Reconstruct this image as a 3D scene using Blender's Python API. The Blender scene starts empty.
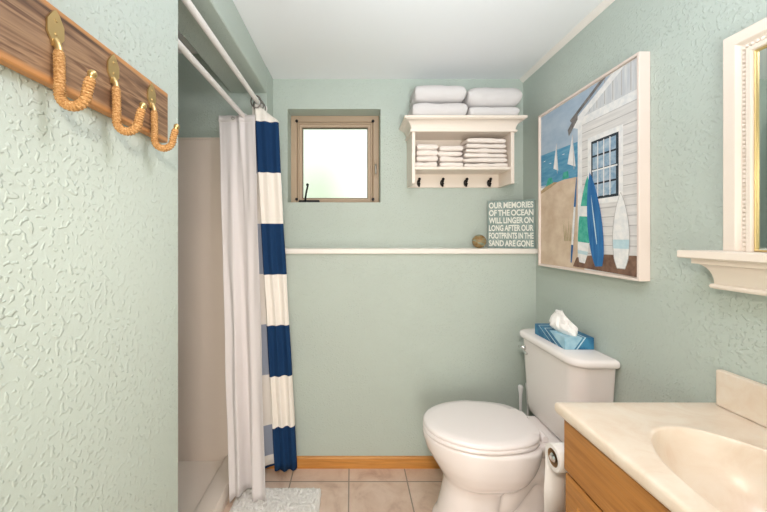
import bpy, bmesh, math, random
from mathutils import Vector, Matrix, noise
random.seed(4)
PI = math.pi
COL = bpy.context.scene.collection
ORG = {}                                   # world origin of every object, by name

# ------------------------------------------------------------------ materials
def lin(h):
    if isinstance(h, (tuple, list)):
        v = [c / 255 for c in h]
    else:
        v = [int(h[i:i + 2], 16) / 255 for i in (0, 2, 4)]
    return tuple((c / 12.92 if c <= .04045 else ((c + .055) / 1.055) ** 2.4) for c in v) + (1,)

class M:
    """small wrapper around a node material"""
    def __init__(s, name, color='808080', rough=.5, metal=0, spec=.5):
        s.m = bpy.data.materials.new(name); s.m.use_nodes = True
        s.t = s.m.node_tree; s.p = s.t.nodes['Principled BSDF']
        s.p.inputs['Base Color'].default_value = lin(color)
        s.p.inputs['Roughness'].default_value = rough
        s.p.inputs['Metallic'].default_value = metal
        s.p.inputs['Specular IOR Level'].default_value = spec
        s.tc = None
    def n(s, typ, **kw):
        o = s.t.nodes.new(typ)
        for k, v in kw.items():
            if k in o.inputs.keys() if hasattr(o.inputs, 'keys') else False: o.inputs[k].default_value = v
            else: setattr(o, k, v)
        return o
    def l(s, a, b): s.t.links.new(a, b)
    def obj(s, scale=(1, 1, 1), rot=(0, 0, 0), loc=(0, 0, 0)):
        if s.tc is None: s.tc = s.t.nodes.new('ShaderNodeTexCoord')
        mp = s.t.nodes.new('ShaderNodeMapping')
        mp.inputs['Scale'].default_value = scale; mp.inputs['Rotation'].default_value = rot
        mp.inputs['Location'].default_value = loc
        s.l(s.tc.outputs['Object'], mp.inputs['Vector'])
        return mp.outputs['Vector']
    def noise(s, vec, scale, detail=3, rough=.5, dist=0):
        o = s.t.nodes.new('ShaderNodeTexNoise')
        o.inputs['Scale'].default_value = scale; o.inputs['Detail'].default_value = detail
        o.inputs['Roughness'].default_value = rough; o.inputs['Distortion'].default_value = dist
        s.l(vec, o.inputs['Vector']); return o.outputs['Fac']
    def ramp(s, fac, stops, const=False):
        o = s.t.nodes.new('ShaderNodeValToRGB'); r = o.color_ramp
        if const: r.interpolation = 'CONSTANT'
        while len(r.elements) < len(stops): r.elements.new(.5)
        for e, (p, c) in zip(r.elements, stops):
            e.position = p; e.color = lin(c) if isinstance(c, (str, tuple)) else (c, c, c, 1)
        s.l(fac, o.inputs['Fac']); return o.outputs['Color']
    def math(s, op, a, b=None, c=None):
        o = s.t.nodes.new('ShaderNodeMath'); o.operation = op
        for i, v in enumerate((a, b, c)):
            if v is None: continue
            if isinstance(v, (int, float)): o.inputs[i].default_value = v
            else: s.l(v, o.inputs[i])
        return o.outputs[0]
    def xyz(s, vec):
        o = s.t.nodes.new('ShaderNodeSeparateXYZ'); s.l(vec, o.inputs[0]); return o.outputs
    def mix(s, fac, a, b, typ='MIX'):
        o = s.t.nodes.new('ShaderNodeMix'); o.data_type = 'RGBA'; o.blend_type = typ
        for i, v in ((0, fac), (6, a), (7, b)):
            if isinstance(v, (int, float)): o.inputs[i].default_value = v
            elif isinstance(v, (str, tuple)): o.inputs[i].default_value = lin(v)
            else: s.l(v, o.inputs[i])
        return o.outputs[2]
    def col(s, c): s.l(c, s.p.inputs['Base Color'])
    def bump(s, h, strength=.3, dist=.002):
        o = s.t.nodes.new('ShaderNodeBump'); o.inputs['Strength'].default_value = strength
        o.inputs['Distance'].default_value = dist
        s.l(h, o.inputs['Height']); s.l(o.outputs['Normal'], s.p.inputs['Normal'])

def plain(name, c, rough=.5, metal=0, spec=.5, bump=None):
    m = M(name, c, rough, metal, spec)
    if bump:
        m.bump(m.noise(m.obj(), bump[0], 3), bump[1], bump[2])
    return m.m

def wall_mat(name, c):
    m = M(name, c, .62, 0, .35)
    v = m.obj()
    a = m.noise(v, 118, .6, .5, .0)
    a = m.ramp(a, [(.57, 0.0), (.67, 1.0)])
    fine = m.noise(v, 160, 2)
    big = m.noise(v, 5, 2)
    msk = m.ramp(big, [(.36, .4), (.6, 1.0)])
    h = m.math('ADD', m.math('MULTIPLY', a, msk), m.math('MULTIPLY', fine, .25))
    m.bump(h, .65, .0022)
    return m.m

def wood(name, stops, grain_axis, scale=1.0, rough=.45, bump=.15, band=None):
    m = M(name, 'aa7744', rough)
    st = [38, 38, 38]; st[grain_axis] = 2.2
    v = m.obj(tuple(k * scale for k in st))
    f = m.noise(v, 1.0, 4, .6, .8)
    c = m.ramp(f, stops)
    v2 = m.obj(tuple(k * scale * 3.2 for k in st))
    f2 = m.noise(v2, 1.0, 3, .6)
    c = m.mix(.28, c, m.ramp(f2, [(.35, 'a0662a'), (.65, 'ffe7c4')]), 'MULTIPLY')
    if band:                                  # sapwood along both long edges of the plank
        x = m.xyz(m.obj())[2]
        half, sap = band
        d = m.math('ADD', m.math('ABSOLUTE', m.math('SUBTRACT', x, half)), m.math('MULTIPLY', f, .012))
        k = m.ramp(m.math('DIVIDE', d, half), [(.90, 0.0), (1.02, 1.0)])
        c = m.mix(k, c, sap)
    m.col(c); m.bump(f2, bump, .0008)
    return m.m

MAT = {}
MAT['wall'] = wall_mat('sage_plaster', 'bcc7be')
MAT['ceil'] = plain('white_ceiling_paint', 'f6f8fa', .8, bump=(90, .15, .001))
MAT['trim'] = plain('white_trim_paint', 'f1ece4', .4)
MAT['cream'] = plain('cream_white_paint', 'ece0d3', .4)
MAT['mirrorframe'] = plain('warm_white_frame_paint', 'eee2d4', .38)
MAT['gold'] = plain('pale_gold_lip', 'd9bf85', .35, .6)
MAT['brass'] = plain('antique_brass', 'c9ad78', .32, .9)
MAT['chrome'] = plain('polished_chrome', 'd8d8d8', .12, 1)
MAT['steel'] = plain('brushed_nickel', 'b9b4ac', .28, 1)
MAT['ring'] = plain('dark_nickel_ring', '8a8580', .3, 1)
MAT['bronze'] = plain('dark_bronze', '1c1815', .35, .6)
MAT['black'] = plain('black_metal', '17181a', .4, .3)
MAT['ceramic'] = plain('white_ceramic', 'f6efec', .12, 0, .6)
MAT['seat'] = plain('white_seat_plastic', 'f7f0ee', .22)
MAT['rod'] = plain('white_rod_enamel', 'efeae6', .3)
MAT['plastic'] = plain('white_plastic', 'f0f0f0', .35)
MAT['acrylic'] = plain('beige_acrylic', 'f0e0d3', .3, bump=(12, .05, .002))
MAT['pan'] = plain('ivory_shower_pan', 'eee2d6', .35)
MAT['sash'] = plain('tan_window_vinyl', 'b8a188', .5)
MAT['liner'] = None
MAT['towel'] = plain('white_terry', 'd8d4d3', .95, 0, .1, bump=(420, .6, .0015))
MAT['cloth'] = plain('white_washcloth', 'eae0d8', .95, 0, .1, bump=(420, .5, .0012))
MAT['rug'] = plain('white_shag', 'f1efea', .95, 0, .05, bump=(300, .5, .003))
MAT['tissue'] = plain('white_tissue', 'f8f6f3', .9, 0, .1)
MAT['paper'] = plain('white_toilet_paper', 'f2efec', .95, 0, .1)
MAT['card'] = plain('brown_card_core', '9a7b58', .9)
MAT['letter'] = plain('off_white_lettering', 'e6e6dd', .8)
MAT['oak'] = wood('honey_oak', [(.3, 'a06a2e'), (.5, 'b8803f'), (.7, 'c68f4e')], 1)
MAT['oak_base'] = wood('honey_oak_baseboard', [(.3, 'c8893f'), (.5, 'd69a50'), (.7, 'deA760')], 0)
MAT['plank'] = wood('stained_plank', [(.32, '4d3726'), (.45, '7d6048'), (.55, 'a08467'), (.63, '6b4e39'), (.75, '937458')], 1, 1.25, .5, .2, band=(.06, 'b98450'))

def m_floor():
    m = M('beige_stone_tile', 'b8a79a', .32)
    v = m.obj(loc=(.016, -1.697 + 3.0, 0))
    b = m.t.nodes.new('ShaderNodeTexBrick'); b.offset = 0; b.squash = 1
    b.inputs['Scale'].default_value = 1; b.inputs['Brick Width'].default_value = .3; b.inputs['Row Height'].default_value = .3
    b.inputs['Mortar Size'].default_value = .0035; b.inputs['Mortar Smooth'].default_value = .2
    b.inputs['Color1'].default_value = (0, 0, 0, 1); b.inputs['Color2'].default_value = (1, 1, 1, 1)
    m.l(v, b.inputs['Vector'])
    n = m.noise(m.obj(), 7, 6, .62, .5)
    c = m.ramp(n, [(.3, 'c3a594'), (.45, 'dec6b4'), (.6, 'e8d4c4'), (.75, 'd8bfae')])
    tint = m.ramp(b.outputs['Color'], [(0, 'f2e6de'), (1, 'ffffff')])
    c = m.mix(1.0, c, tint, 'MULTIPLY')
    c = m.mix(b.outputs['Fac'], c, '9a8b7b')
    m.col(c)
    h = m.math('SUBTRACT', m.math('MULTIPLY', n, .15), b.outputs['Fac'])
    m.bump(h, .4, .002)
    return m.m
MAT['floor'] = m_floor()

def m_marble():
    m = M('cream_cultured_marble', 'eddfca', .30, 0, .5)
    n = m.noise(m.obj(), 9, 6, .6, 1.6)
    m.col(m.ramp(n, [(.3, 'decab4'), (.5, 'e5d6c3'), (.72, 'e9dece')]))
    return m.m
MAT['marble'] = m_marble()

def m_curtain():
    m = M('navy_white_stripe_cloth', 'ffffff', .85, 0, .15)
    z = m.xyz(m.obj())[2]
    # bands .2595 m tall, first navy band .055 .. .279 then alternating
    k = m.math('FLOOR', m.math('DIVIDE', m.math('SUBTRACT', z, .019), .2615))
    odd = m.math('MODULO', k, 2.0)
    navy_front = '1a3a61'; white = 'f1ebe2'
    geo = m.t.nodes.new('ShaderNodeNewGeometry')
    front = m.mix(odd, navy_front, white)
    m.col(front)
    v = m.obj((260, 260, 260))
    m.bump(m.noise(v, 1, 2), .15, .001)
    return m.m
MAT['curtain'] = m_curtain()
def m_back():
    m = M('stripe_cloth_reverse', 'ffffff', .85, 0, .15)
    z = m.xyz(m.obj())[2]
    k = m.math('FLOOR', m.math('DIVIDE', m.math('SUBTRACT', z, .019), .2615))
    odd = m.math('MODULO', k, 2.0)
    hem = m.math('LESS_THAN', z, .10)
    c = m.mix(odd, '9ba3b3', 'eee8e0')
    c = m.mix(m.math('LESS_THAN', z, .125), c, 'eee8e0')
    c = m.mix(m.math('LESS_THAN', z, .075), c, '1a3a61')
    m.col(c); return m.m
MAT['curtain_back'] = m_back()

def m_liner():
    m = M('white_liner_vinyl', 'e4dedd', .5, 0, .4)
    m.p.inputs['Subsurface Weight'].default_value = 0
    return m.m
MAT['liner'] = m_liner()

def m_rope():
    m = M('jute_rope', 'c89c62', .85, 0, .2)
    n = m.noise(m.obj((300, 300, 500)), 1, 3)
    m.col(m.ramp(n, [(.3, '94693c'), (.55, 'bd915e'), (.75, 'd8b384')]))
    m.bump(n, .4, .001); return m.m
MAT['rope'] = m_rope()

def m_sign():
    m = M('weathered_teal_board', '8fa8a0', .8)
    n = m.noise(m.obj((60, 60, 12)), 1, 4)
    m.col(m.ramp(n, [(.3, '788b86'), (.55, '8d9f99'), (.75, 'a5b2ab')])); return m.m
MAT['sign'] = m_sign()

def m_glass(name, c='ffffff', rough=0, ior=1.45):
    m = M(name, c, rough); m.p.inputs['Transmission Weight'].default_value = 1; m.p.inputs['IOR'].default_value = ior
    return m.m
MAT['pane'] = m_glass('window_glass', 'fbfffb', .45)
def m_ball():
    m = M('amber_green_glass', 'ffffff', .08); m.p.inputs['Transmission Weight'].default_value = .35
    n = m.noise(m.obj((20, 20, 45)), 1, 3, .6, 1.5)
    m.col(m.ramp(n, [(.3, '8a6a3c'), (.45, 'b08d58'), (.6, '8fa08a'), (.75, 'b9c2ae')])); return m.m
MAT['ball'] = m_ball()
m = M('mirror_silver', 'dfe8e4', .02, 1); MAT['mirror'] = m.m

def m_tissuebox():
    m = M('blue_printed_card', '2f6d93', .5)
    x, y, z = m.xyz(m.obj())[0:3]
    s1 = m.math('SUBTRACT', y, m.math('MULTIPLY', z, 1.94))      # along the long side
    s2 = m.math('SUBTRACT', x, m.math('MULTIPLY', z, .72))       # along the short side
    pale = m.math('MULTIPLY', m.math('LESS_THAN', s1, -.102), m.math('LESS_THAN', s2, -.018))
    n = m.noise(m.obj(), 25, 3)
    deep = m.ramp(n, [(.35, '1f5f88'), (.65, '3f86ab')])
    light = m.ramp(n, [(.35, '8fbdd2'), (.65, 'b3d6e4')])
    c = m.mix(pale, deep, light)
    def line(v, a, b): return m.math('MULTIPLY', m.math('GREATER_THAN', v, a), m.math('LESS_THAN', v, b))
    ln = m.math('MAXIMUM', line(s1, -.070, -.060), m.math('MAXIMUM', line(s1, -.02, -.014), line(s2, -.010, -.004)))
    c = m.mix(ln, c, 'c3dde8')
    m.col(c); return m.m
MAT['tissuebox'] = m_tissuebox()

# painting colours
def paintmat(name, a, b, sc=(40, 40, 40), rough=.7):
    m = M(name, a, rough, 0, .2); m.col(m.ramp(m.noise(m.obj(sc), 1, 4, .6), [(.35, a), (.65, b)])); return m.m
PM = {
 'sky': paintmat('paint_sky', '9fb4c8', 'b3c3d2', (1, 8, 14)),
 'sea': paintmat('paint_sea', '4f8fb4', '6fa6c2', (1, 10, 60)),
 'sand': paintmat('paint_sand', 'cdb59c', 'ddc9b2', (1, 12, 16)),
 'dune': paintmat('paint_dune', 'a98f6c', 'c2aa88'),
 'white': paintmat('paint_white', 'dfe1e2', 'f3f1ee'),
 'board': paintmat('paint_siding', 'd3d1cf', 'e4e1de', (1, 6, 90)),
 'gable': paintmat('paint_gable', 'c2c6cb', 'd9dad9', (1, 90, 8)),
 'shade': paintmat('paint_eave', '6c6a6a', '8c8886'),
 'line': paintmat('paint_line', 'b1aeac', 'bfbcba'),
 'dark': paintmat('paint_dark', '2c333b', '3c444c'),
 'pane': paintmat('paint_pane', '7f9fb9', 'b4c5d2'),
 'teal': paintmat('paint_teal', '3aa08f', '5cb8a4'),
 'blue': paintmat('paint_blue', '2a639c', '3f7cb4', (1, 60, 8)),
 'pale': paintmat('paint_pale_blue', 'b7d3dc', 'c9dfe4'),
 'ground': paintmat('paint_ground', '6a5145', '8b6d5b'),
 'grass': paintmat('paint_grass', '8c8a5c', 'a9a375'),
}

# ------------------------------------------------------------------ mesh helpers
class MB:
    def __init__(s): s.b = bmesh.new()
    def box(s, x0, x1, y0, y1, z0, z1, mi=0):
        v = [s.b.verts.new(p) for p in ((x0, y0, z0), (x1, y0, z0), (x1, y1, z0), (x0, y1, z0), (x0, y0, z1), (x1, y0, z1), (x1, y1, z1), (x0, y1, z1))]
        for f in ((0, 3, 2, 1), (4, 5, 6, 7), (0, 1, 5, 4), (1, 2, 6, 5), (2, 3, 7, 6), (3, 0, 4, 7)):
            s.b.faces.new([v[i] for i in f]).material_index = mi
        return s
    def loft(s, rings, closed=True, cap0=True, cap1=True, loop=False, mi=0):
        R = [[s.b.verts.new(p) for p in r] for r in rings]
        n = len(R[0]); m_ = len(R)
        for i in range(m_ if loop else m_ - 1):
            a, b = R[i], R[(i + 1) % m_]
            for j in range(n if closed else n - 1):
                k = (j + 1) % n
                s.b.faces.new((a[j], a[k], b[k], b[j])).material_index = mi
        if not loop and closed:
            if cap0: s.b.faces.new(R[0][::-1]).material_index = mi
            if cap1: s.b.faces.new(R[-1]).material_index = mi
        return s
    def tube(s, pts, r, n=12, caps=True, mi=0):
        pts = [Vector(p) for p in pts]; rings = []
        up = None
        for i, p in enumerate(pts):
            t = (pts[min(i + 1, len(pts) - 1)] - pts[max(i - 1, 0)]).normalized()
            if up is None:
                up = Vector((0, 0, 1)) if abs(t.z) < .9 else Vector((1, 0, 0))
            a = (up - t * up.dot(t)).normalized(); up = a; c = t.cross(a)
            rr = r(i) if callable(r) else (r[i] if isinstance(r, (list, tuple)) else r)
            if callable(r) and isinstance(rr, tuple): rr = rr[0]
            rings.append([p + (a * math.cos(q) + c * math.sin(q)) * rr for q in [2 * PI * j / n for j in range(n)]])
        return s.loft(rings, True, caps, caps, mi=mi)
    def lathe(s, prof, n=24, M_=Matrix(), mi=0):
        rings = [[M_ @ Vector((r * math.cos(2 * PI * j / n), r * math.sin(2 * PI * j / n), z)) for j in range(n)] for r, z in prof]
        return s.loft(rings, mi=mi)
    def prism(s, poly, vec, mi=0):
        v = Vector(vec); return s.loft([[Vector(p) for p in poly], [Vector(p) + v for p in poly]], mi=mi)
    def ball(s, c, r, n=12, sc=(1, 1, 1), mi=0):
        m_ = Matrix.Translation(c) @ Matrix.Diagonal((*sc, 1))
        prof = [(max(r * math.sin(PI * i / n), 1e-5), -r * math.cos(PI * i / n)) for i in range(n + 1)]
        return s.lathe(prof, n * 2, m_, mi)
    def build(s, name, mats, parent=None, loc=None, smooth=False, bevel=0, seg=2, subsurf=0, solid=0, mods=(), angle=None):
        base = Vector(ORG[parent.name]) if parent is not None else Vector(loc or (0, 0, 0))
        bmesh.ops.recalc_face_normals(s.b, faces=s.b.faces[:])
        for v in s.b.verts: v.co -= base
        me = bpy.data.meshes.new(name); s.b.to_mesh(me); s.b.free()
        for m_ in (mats if isinstance(mats, (list, tuple)) else [mats]): me.materials.append(m_)
        o = bpy.data.objects.new(name, me); COL.objects.link(o)
        ORG[o.name] = tuple(base)
        if parent is not None: o.parent = parent
        else: o.location = base
        if bevel:
            d = o.modifiers.new('bevel', 'BEVEL'); d.width = bevel; d.segments = seg; d.limit_method = 'ANGLE'; d.angle_limit = math.radians(35)
            d.harden_normals = False
        for typ, kw in mods:
            d = o.modifiers.new(typ.lower(), typ)
            for k, v in kw.items(): setattr(d, k, v)
        if subsurf:
            d = o.modifiers.new('sub', 'SUBSURF'); d.levels = d.render_levels = subsurf
        if solid:
            d = o.modifiers.new('solid', 'SOLIDIFY'); d.thickness = solid; d.offset = 0
        if smooth or bevel:
            for p in me.polygons: p.use_smooth = True
            if angle or (bevel and not smooth):
                me.set_sharp_from_angle(angle=math.radians(angle or 40))
        return o

def empty(name, loc, label, cat, group=None):
    o = bpy.data.objects.new(name, None); COL.objects.link(o); o.location = loc; o.empty_display_size = .05
    ORG[o.name] = tuple(loc); return tag(o, label, cat, group)
def tag(o, label, cat, group=None):
    o['label'] = label; o['category'] = cat
    if group: o['group'] = group
    return o
def struct(o, label=None, cat=None):
    o['kind'] = 'structure'
    if label: o['label'] = label
    if cat: o['category'] = cat
    return o
def copy_tree(o, parent=None):
    c = o.copy(); COL.objects.link(c); ORG[c.name] = ORG[o.name]
    if parent is not None: c.parent = parent
    for ch in [q for q in COL.objects if q.parent == o]: copy_tree(ch, c)
    return c
def catmull(pts, n):
    P = [Vector(p) for p in pts]; P = [2 * P[0] - P[1]] + P + [2 * P[-1] - P[-2]]; out = []
    segs = len(P) - 3
    for i in range(n):
        t = i / (n - 1) * segs; k = min(int(t), segs - 1); f = t - k
        a, b, c, d = P[k:k + 4]
        out.append(.5 * ((2 * b) + (c - a) * f + (2 * a - 5 * b + 4 * c - d) * f * f + (3 * b - a - 3 * c + d) * f ** 3))
    return out
def rrect(x0, x1, y0, y1, z, r, k=6):
    out = []
    for cx, cy, a0 in ((x1 - r, y1 - r, 0), (x0 + r, y1 - r, 90), (x0 + r, y0 + r, 180), (x1 - r, y0 + r, 270)):
        for i in range(k + 1):
            a = math.radians(a0 + 90 * i / k); out.append((cx + r * math.cos(a), cy + r * math.sin(a), z))
    return out
def frame_u(mb, mp, a0, a1, b0, b1, prof, mi=0):
    rings = [[mp(a0 + d, b0, h), mp(a0 + d, b1 - d, h), mp(a1 - d, b1 - d, h), mp(a1 - d, b0, h)] for d, h in prof]
    return mb.loft(rings, closed=False, loop=True, mi=mi)
def frame_ring(mb, mp, a0, a1, b0, b1, prof, mi=0):
    """mitred frame: prof = (inset from outer edge, height) closed loop; mp(a,b,h)->xyz"""
    rings = [[mp(a0 + d, b0 + d, h), mp(a1 - d, b0 + d, h), mp(a1 - d, b1 - d, h), mp(a0 + d, b1 - d, h)] for d, h in prof]
    return mb.loft(rings, loop=True, mi=mi)

# ------------------------------------------------------------------ room shell
XR, XL, YU, YD, H = 1.006, -.465, 1.941, 1.803, 2.186
def shell(name, boxes, mat, label, cat):
    b = MB()
    for q in boxes: b.box(*q)
    return struct(b.build(name, mat), label, cat)
shell('floor', [(-1.5, 1.1, -.95, 2.0, -.06, 0)], MAT['floor'], 'beige square stone tile floor with grey grout lines', 'floor')
shell('ceiling', [(-.66, 1.1, -.95, 2.25, H, H + .12)], MAT['ceil'], 'plain white painted ceiling over the bathroom', 'ceiling')
shell('ceiling_shower', [(-1.5, -.66, .8, 2.0, 2.26, 2.306)], MAT['ceil'], 'shaded ceiling above the shower stall', 'ceiling')
shell('wall_right', [(XR, 1.1, -.95, 2.25, 0, H)], MAT['wall'], 'pale sage textured wall holding the picture and mirror', 'wall')
shell('wall_left', [(-1.5, XL, -.95, .882, 0, H)], MAT['wall'], 'pale sage textured wall behind the hook rack', 'wall')
shell('wall_rear', [(XL, XR, -1.05, -.95, 0, H)], MAT['wall'], 'sage wall behind the viewer', 'wall')
shell('wall_back', [(XL, XR, YD, 2.2, 0, 1.166)], MAT['wall'], 'lower sage back wall standing proud below the white ledge', 'wall')
WX0, WX1, WZ0, WZ1 = -.379, .168, 1.461, 2.010
shell('wall_back_upper', [(XL, WX0, YU, 2.2, 1.166, H), (WX1, XR, YU, 2.2, 1.166, H), (WX0, WX1, YU, 2.2, 1.166, WZ0), (WX0, WX1, YU, 2.2, WZ1, H)],
      MAT['wall'], 'recessed upper sage back wall around the window', 'wall')
shell('wall_shower_end', [(-1.5, XL, YD, 2.2, 0, 2.306)], MAT['wall'], 'sage end wall of the shower stall above the beige panel', 'wall')
shell('wall_shower_side', [(-1.5, -1.42, .882, YD, 0, 2.26)], MAT['wall'], 'sage side wall of the shower stall', 'wall')
b = MB().box(-.66, XL, .882, YD, 2.042, H)
struct(b.build('wall_soffit', MAT['wall'], bevel=.006), 'sage dropped soffit above the shower curtain rods', 'soffit')
b = MB()
b.loft([[(XR, y, H), (XR - .022, y, H), (XR - .018, y, H - .006), (XR - .006, y, H - .018), (XR, y, H - .022)] for y in (-.95, YU)])
struct(b.build('trim_1', MAT['trim']), 'narrow white cove trim between ceiling and right wall', 'trim')
b = MB()
b.loft([[(XL + .001, y, z) for y, z in ((YU, 1.166), (YD - .015, 1.166), (YD - .018, 1.170), (YD - .018, 1.190), (YD - .015, 1.194), (YU, 1.194))],
        [(XR, y, z) for y, z in ((YU, 1.166), (YD - .015, 1.166), (YD - .018, 1.170), (YD - .018, 1.190), (YD - .015, 1.194), (YU, 1.194))]])
struct(b.build('trim_2', MAT['trim']), 'long white ledge board along the back wall', 'ledge')
b = MB()
pf = ((YD, 0), (YD - .012, 0), (YD - .012, .052), (YD - .008, .062), (YD, .062))
b.loft([[(x, y, z) for y, z in pf] for x in (XL, XR)])
struct(b.build('baseboard_back', MAT['oak_base']), 'honey oak baseboard along the back wall', 'baseboard')

# window ---------------------------------------------------------------------
FY = 2.05; FZ0 = WZ0 - .032
wx = lambda a, bb, h: (a, FY - h, bb)
b = MB(); frame_ring(b, wx, WX0, WX1, FZ0, WZ1, [(0, -.06), (0, 0), (.034, 0), (.038, -.006), (.038, -.06)])
win = struct(b.build('window_1', MAT['sash'], loc=((WX0 + WX1) / 2, FY, WZ0), bevel=.002), 'small square tan awning window in the back wall', 'window')
b = MB(); frame_ring(b, wx, WX0 + .038, WX1 - .038, FZ0 + .038, WZ1 - .038, [(.001, -.05), (.001, -.004), (.006, .002), (.012, .002), (.014, -.008), (.030, -.010), (.032, -.02), (.032, -.05)])
sash = b.build('sash', MAT['sash'], win, bevel=.001)
MAT['gasket'] = plain('dark_glazing_seal', '6b5f50', .6)
b = MB(); frame_ring(b, wx, WX0 + .066, WX1 - .066, FZ0 + .066, WZ1 - .066, [(0, -.04), (0, -.012), (.006, -.015), (.006, -.04)])
b.build('glazing_seal', MAT['gasket'], win)
b = MB().box(WX0 + .069, WX1 - .069, FY + .030, FY + .036, FZ0 + .069, WZ1 - .069)
b.build('pane', MAT['pane'], win)
clip = None
for cx in (WX0 + .036, WX1 - .038):
    for cz in (WZ0 + .030, WZ1 - .034):
        b = MB(); b.lathe([(.0001, 0), (.009, 0), (.009, .006), (.006, .009), (.0001, .009)], 12, Matrix.Translation((cx, FY, cz)) @ Matrix.Rotation(PI / 2, 4, 'X'))
        b.build('screen_clip', MAT['black'], win, smooth=True, angle=40)
b = MB(); hx = WX1 - .022
b.box(hx - .008, hx + .008, FY - .006, FY, 1.625, 1.735)
lt = b.build('latch', MAT['sash'], win, bevel=.003)
b = MB(); b.tube(catmull([(hx, FY - .006, 1.70), (hx, FY - .022, 1.70), (hx, FY - .026, 1.672), (hx, FY - .022, 1.645)], 14), [.007 - .0002 * i for i in range(14)], 10)
b.build('lever', MAT['steel'], lt, smooth=True)
b = MB(); cx, cz = -.275, WZ0 + .022
b.loft([rrect(cx - .055, cx + .075, 0, .020, 0, .008), rrect(cx - .055, cx + .075, 0, .020, .014, .008)])
for v in b.b.verts: x, y, z = v.co; v.co = (x, FY - z, WZ0 + .004 + y)
ck = b.build('crank', MAT['black'], win, smooth=True, angle=40)
b = MB(); b.tube(catmull([(cx - .012, FY - .012, WZ0 + .014), (cx - .010, FY - .034, WZ0 + .03), (cx - .004, FY - .034, WZ0 + .07), (cx + .004, FY - .036, WZ0 + .105), (cx + .005, FY - .045, WZ0 + .112)], 20), .006, 10)
b.ball((cx + .005, FY - .048, WZ0 + .113), .009, 8)
b.build('crank_arm', MAT['black'], ck, smooth=True)

# shrub outdoors ---------------------------------------------------------------
b = MB()
for i in range(420):
    a, r = random.uniform(0, 2 * PI), random.uniform(.02, 1) ** .6
    hgt = random.random()
    p = Vector((-.35 + .38 * r * math.cos(a) * (1 - .6 * hgt), 3.6 + .3 * r * math.sin(a) * (1 - .6 * hgt), 1.42 + .62 * hgt))
    R = Matrix.Rotation(random.uniform(0, 6.3), 3, 'Z') @ Matrix.Rotation(random.uniform(-1.2, 1.2), 3, 'X')
    L = random.uniform(.05, .09)
    vs = [b.b.verts.new(p + R @ Vector(q)) for q in ((0, 0, 0), (L * .3, L * .5, .01), (0, L, 0), (-L * .3, L * .5, .01))]
    b.b.faces.new(vs)
b.tube([(-.35, 3.6, 1.40), (-.34, 3.6, 1.8)], .015, 6)
tag(b.build('shrub', plain('pale_green_leaf', 'c3d4ac', .7), loc=(-.35, 3.6, 1.40)), 'pale green shrub outdoors behind the small window', 'shrub')
shell('ground', [(-6, 6, 2.25, 12, 1.30, 1.40)], plain('outdoor_lawn', 'b9c7a0', .9), 'bright ground outside the window', 'ground')

# ------------------------------------------------------------------ shower stall
b = MB().box(-1.42, XL - .03, YD - .009, YD - .0005, .038, 1.798)
b.loft([rrect(-1.42, XL - .03, YD - .013, YD - .008, 1.785, .002), rrect(-1.42, XL - .03, YD - .013, YD - .008, 1.798, .002)])
tag(b.build('shower_surround', MAT['acrylic'], loc=(-.95, YD, .05), bevel=.002), 'glossy beige shower wall panel behind the white liner', 'shower panel')
b = MB()
pts = [(-.59, 0), (-.59, .068), (-.597, .079), (-.672, .079), (-.685, .070), (-.695, .047), (-.74, .040), (-1.42, .040), (-1.42, 0)]
b.loft([[(x, y, z) for x, z in pts] for y in (.884, YD - .010)])
tag(b.build('shower_pan', MAT['pan'], loc=(-1.0, 1.34, 0), smooth=True, angle=40), 'ivory shower pan with low curb under the curtain', 'shower pan')

def rod(name, x, z, label):
    t = empty(name, (x, 1.34, z), label, 'rod', 'shower curtain rods')
    b = MB(); b.tube([(x, .884, z), (x, YD - .001, z)], .0115, 16); b.build('tube', MAT['rod'], t, smooth=True, angle=50)
    for y, s in ((.883, 1), (YD - (.001 if z > 1.8 else .010), -1)):
        b = MB(); b.lathe([(.0001, 0), (.026, 0), (.026, .006), (.016, .012), (.014, .03), (.0001, .03)], 20, Matrix.Translation((x, y, z)) @ Matrix.Rotation(-s * PI / 2, 4, 'X'))
        b.build('end_flange', MAT['rod'], t, smooth=True, angle=40)
rod('curtain_rod', -.487, 1.955, 'upper white shower curtain rod holding the striped curtain')
rod('curtain_rod', -.551, 1.872, 'lower white shower curtain rod holding the white liner')

def sheet(top, bot, z1, z0, nu, nv, topcurve=None, ease=1.0, edge_z=None):
    T = catmull([(x, y, 0) for x, y in top], nu); B = catmull([(x, y, 0) for x, y in bot], nu); rows = []
    for j in range(nv + 1):
        f = (j / nv); g = f ** ease
        row = []
        for i in range(nu):
            p = T[i].lerp(B[i], g)
            zt = z1 + (topcurve(i / (nu - 1)) if topcurve else 0)
            zb = z0 + (edge_z(i / (nu - 1)) if edge_z else 0)
            wob = .004 * noise.noise(Vector((i * .11, f * 5, 3.1)))
            row.append((p.x + wob, p.y + wob, zt + (zb - zt) * f))
        rows.append(row)
    return rows
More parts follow.
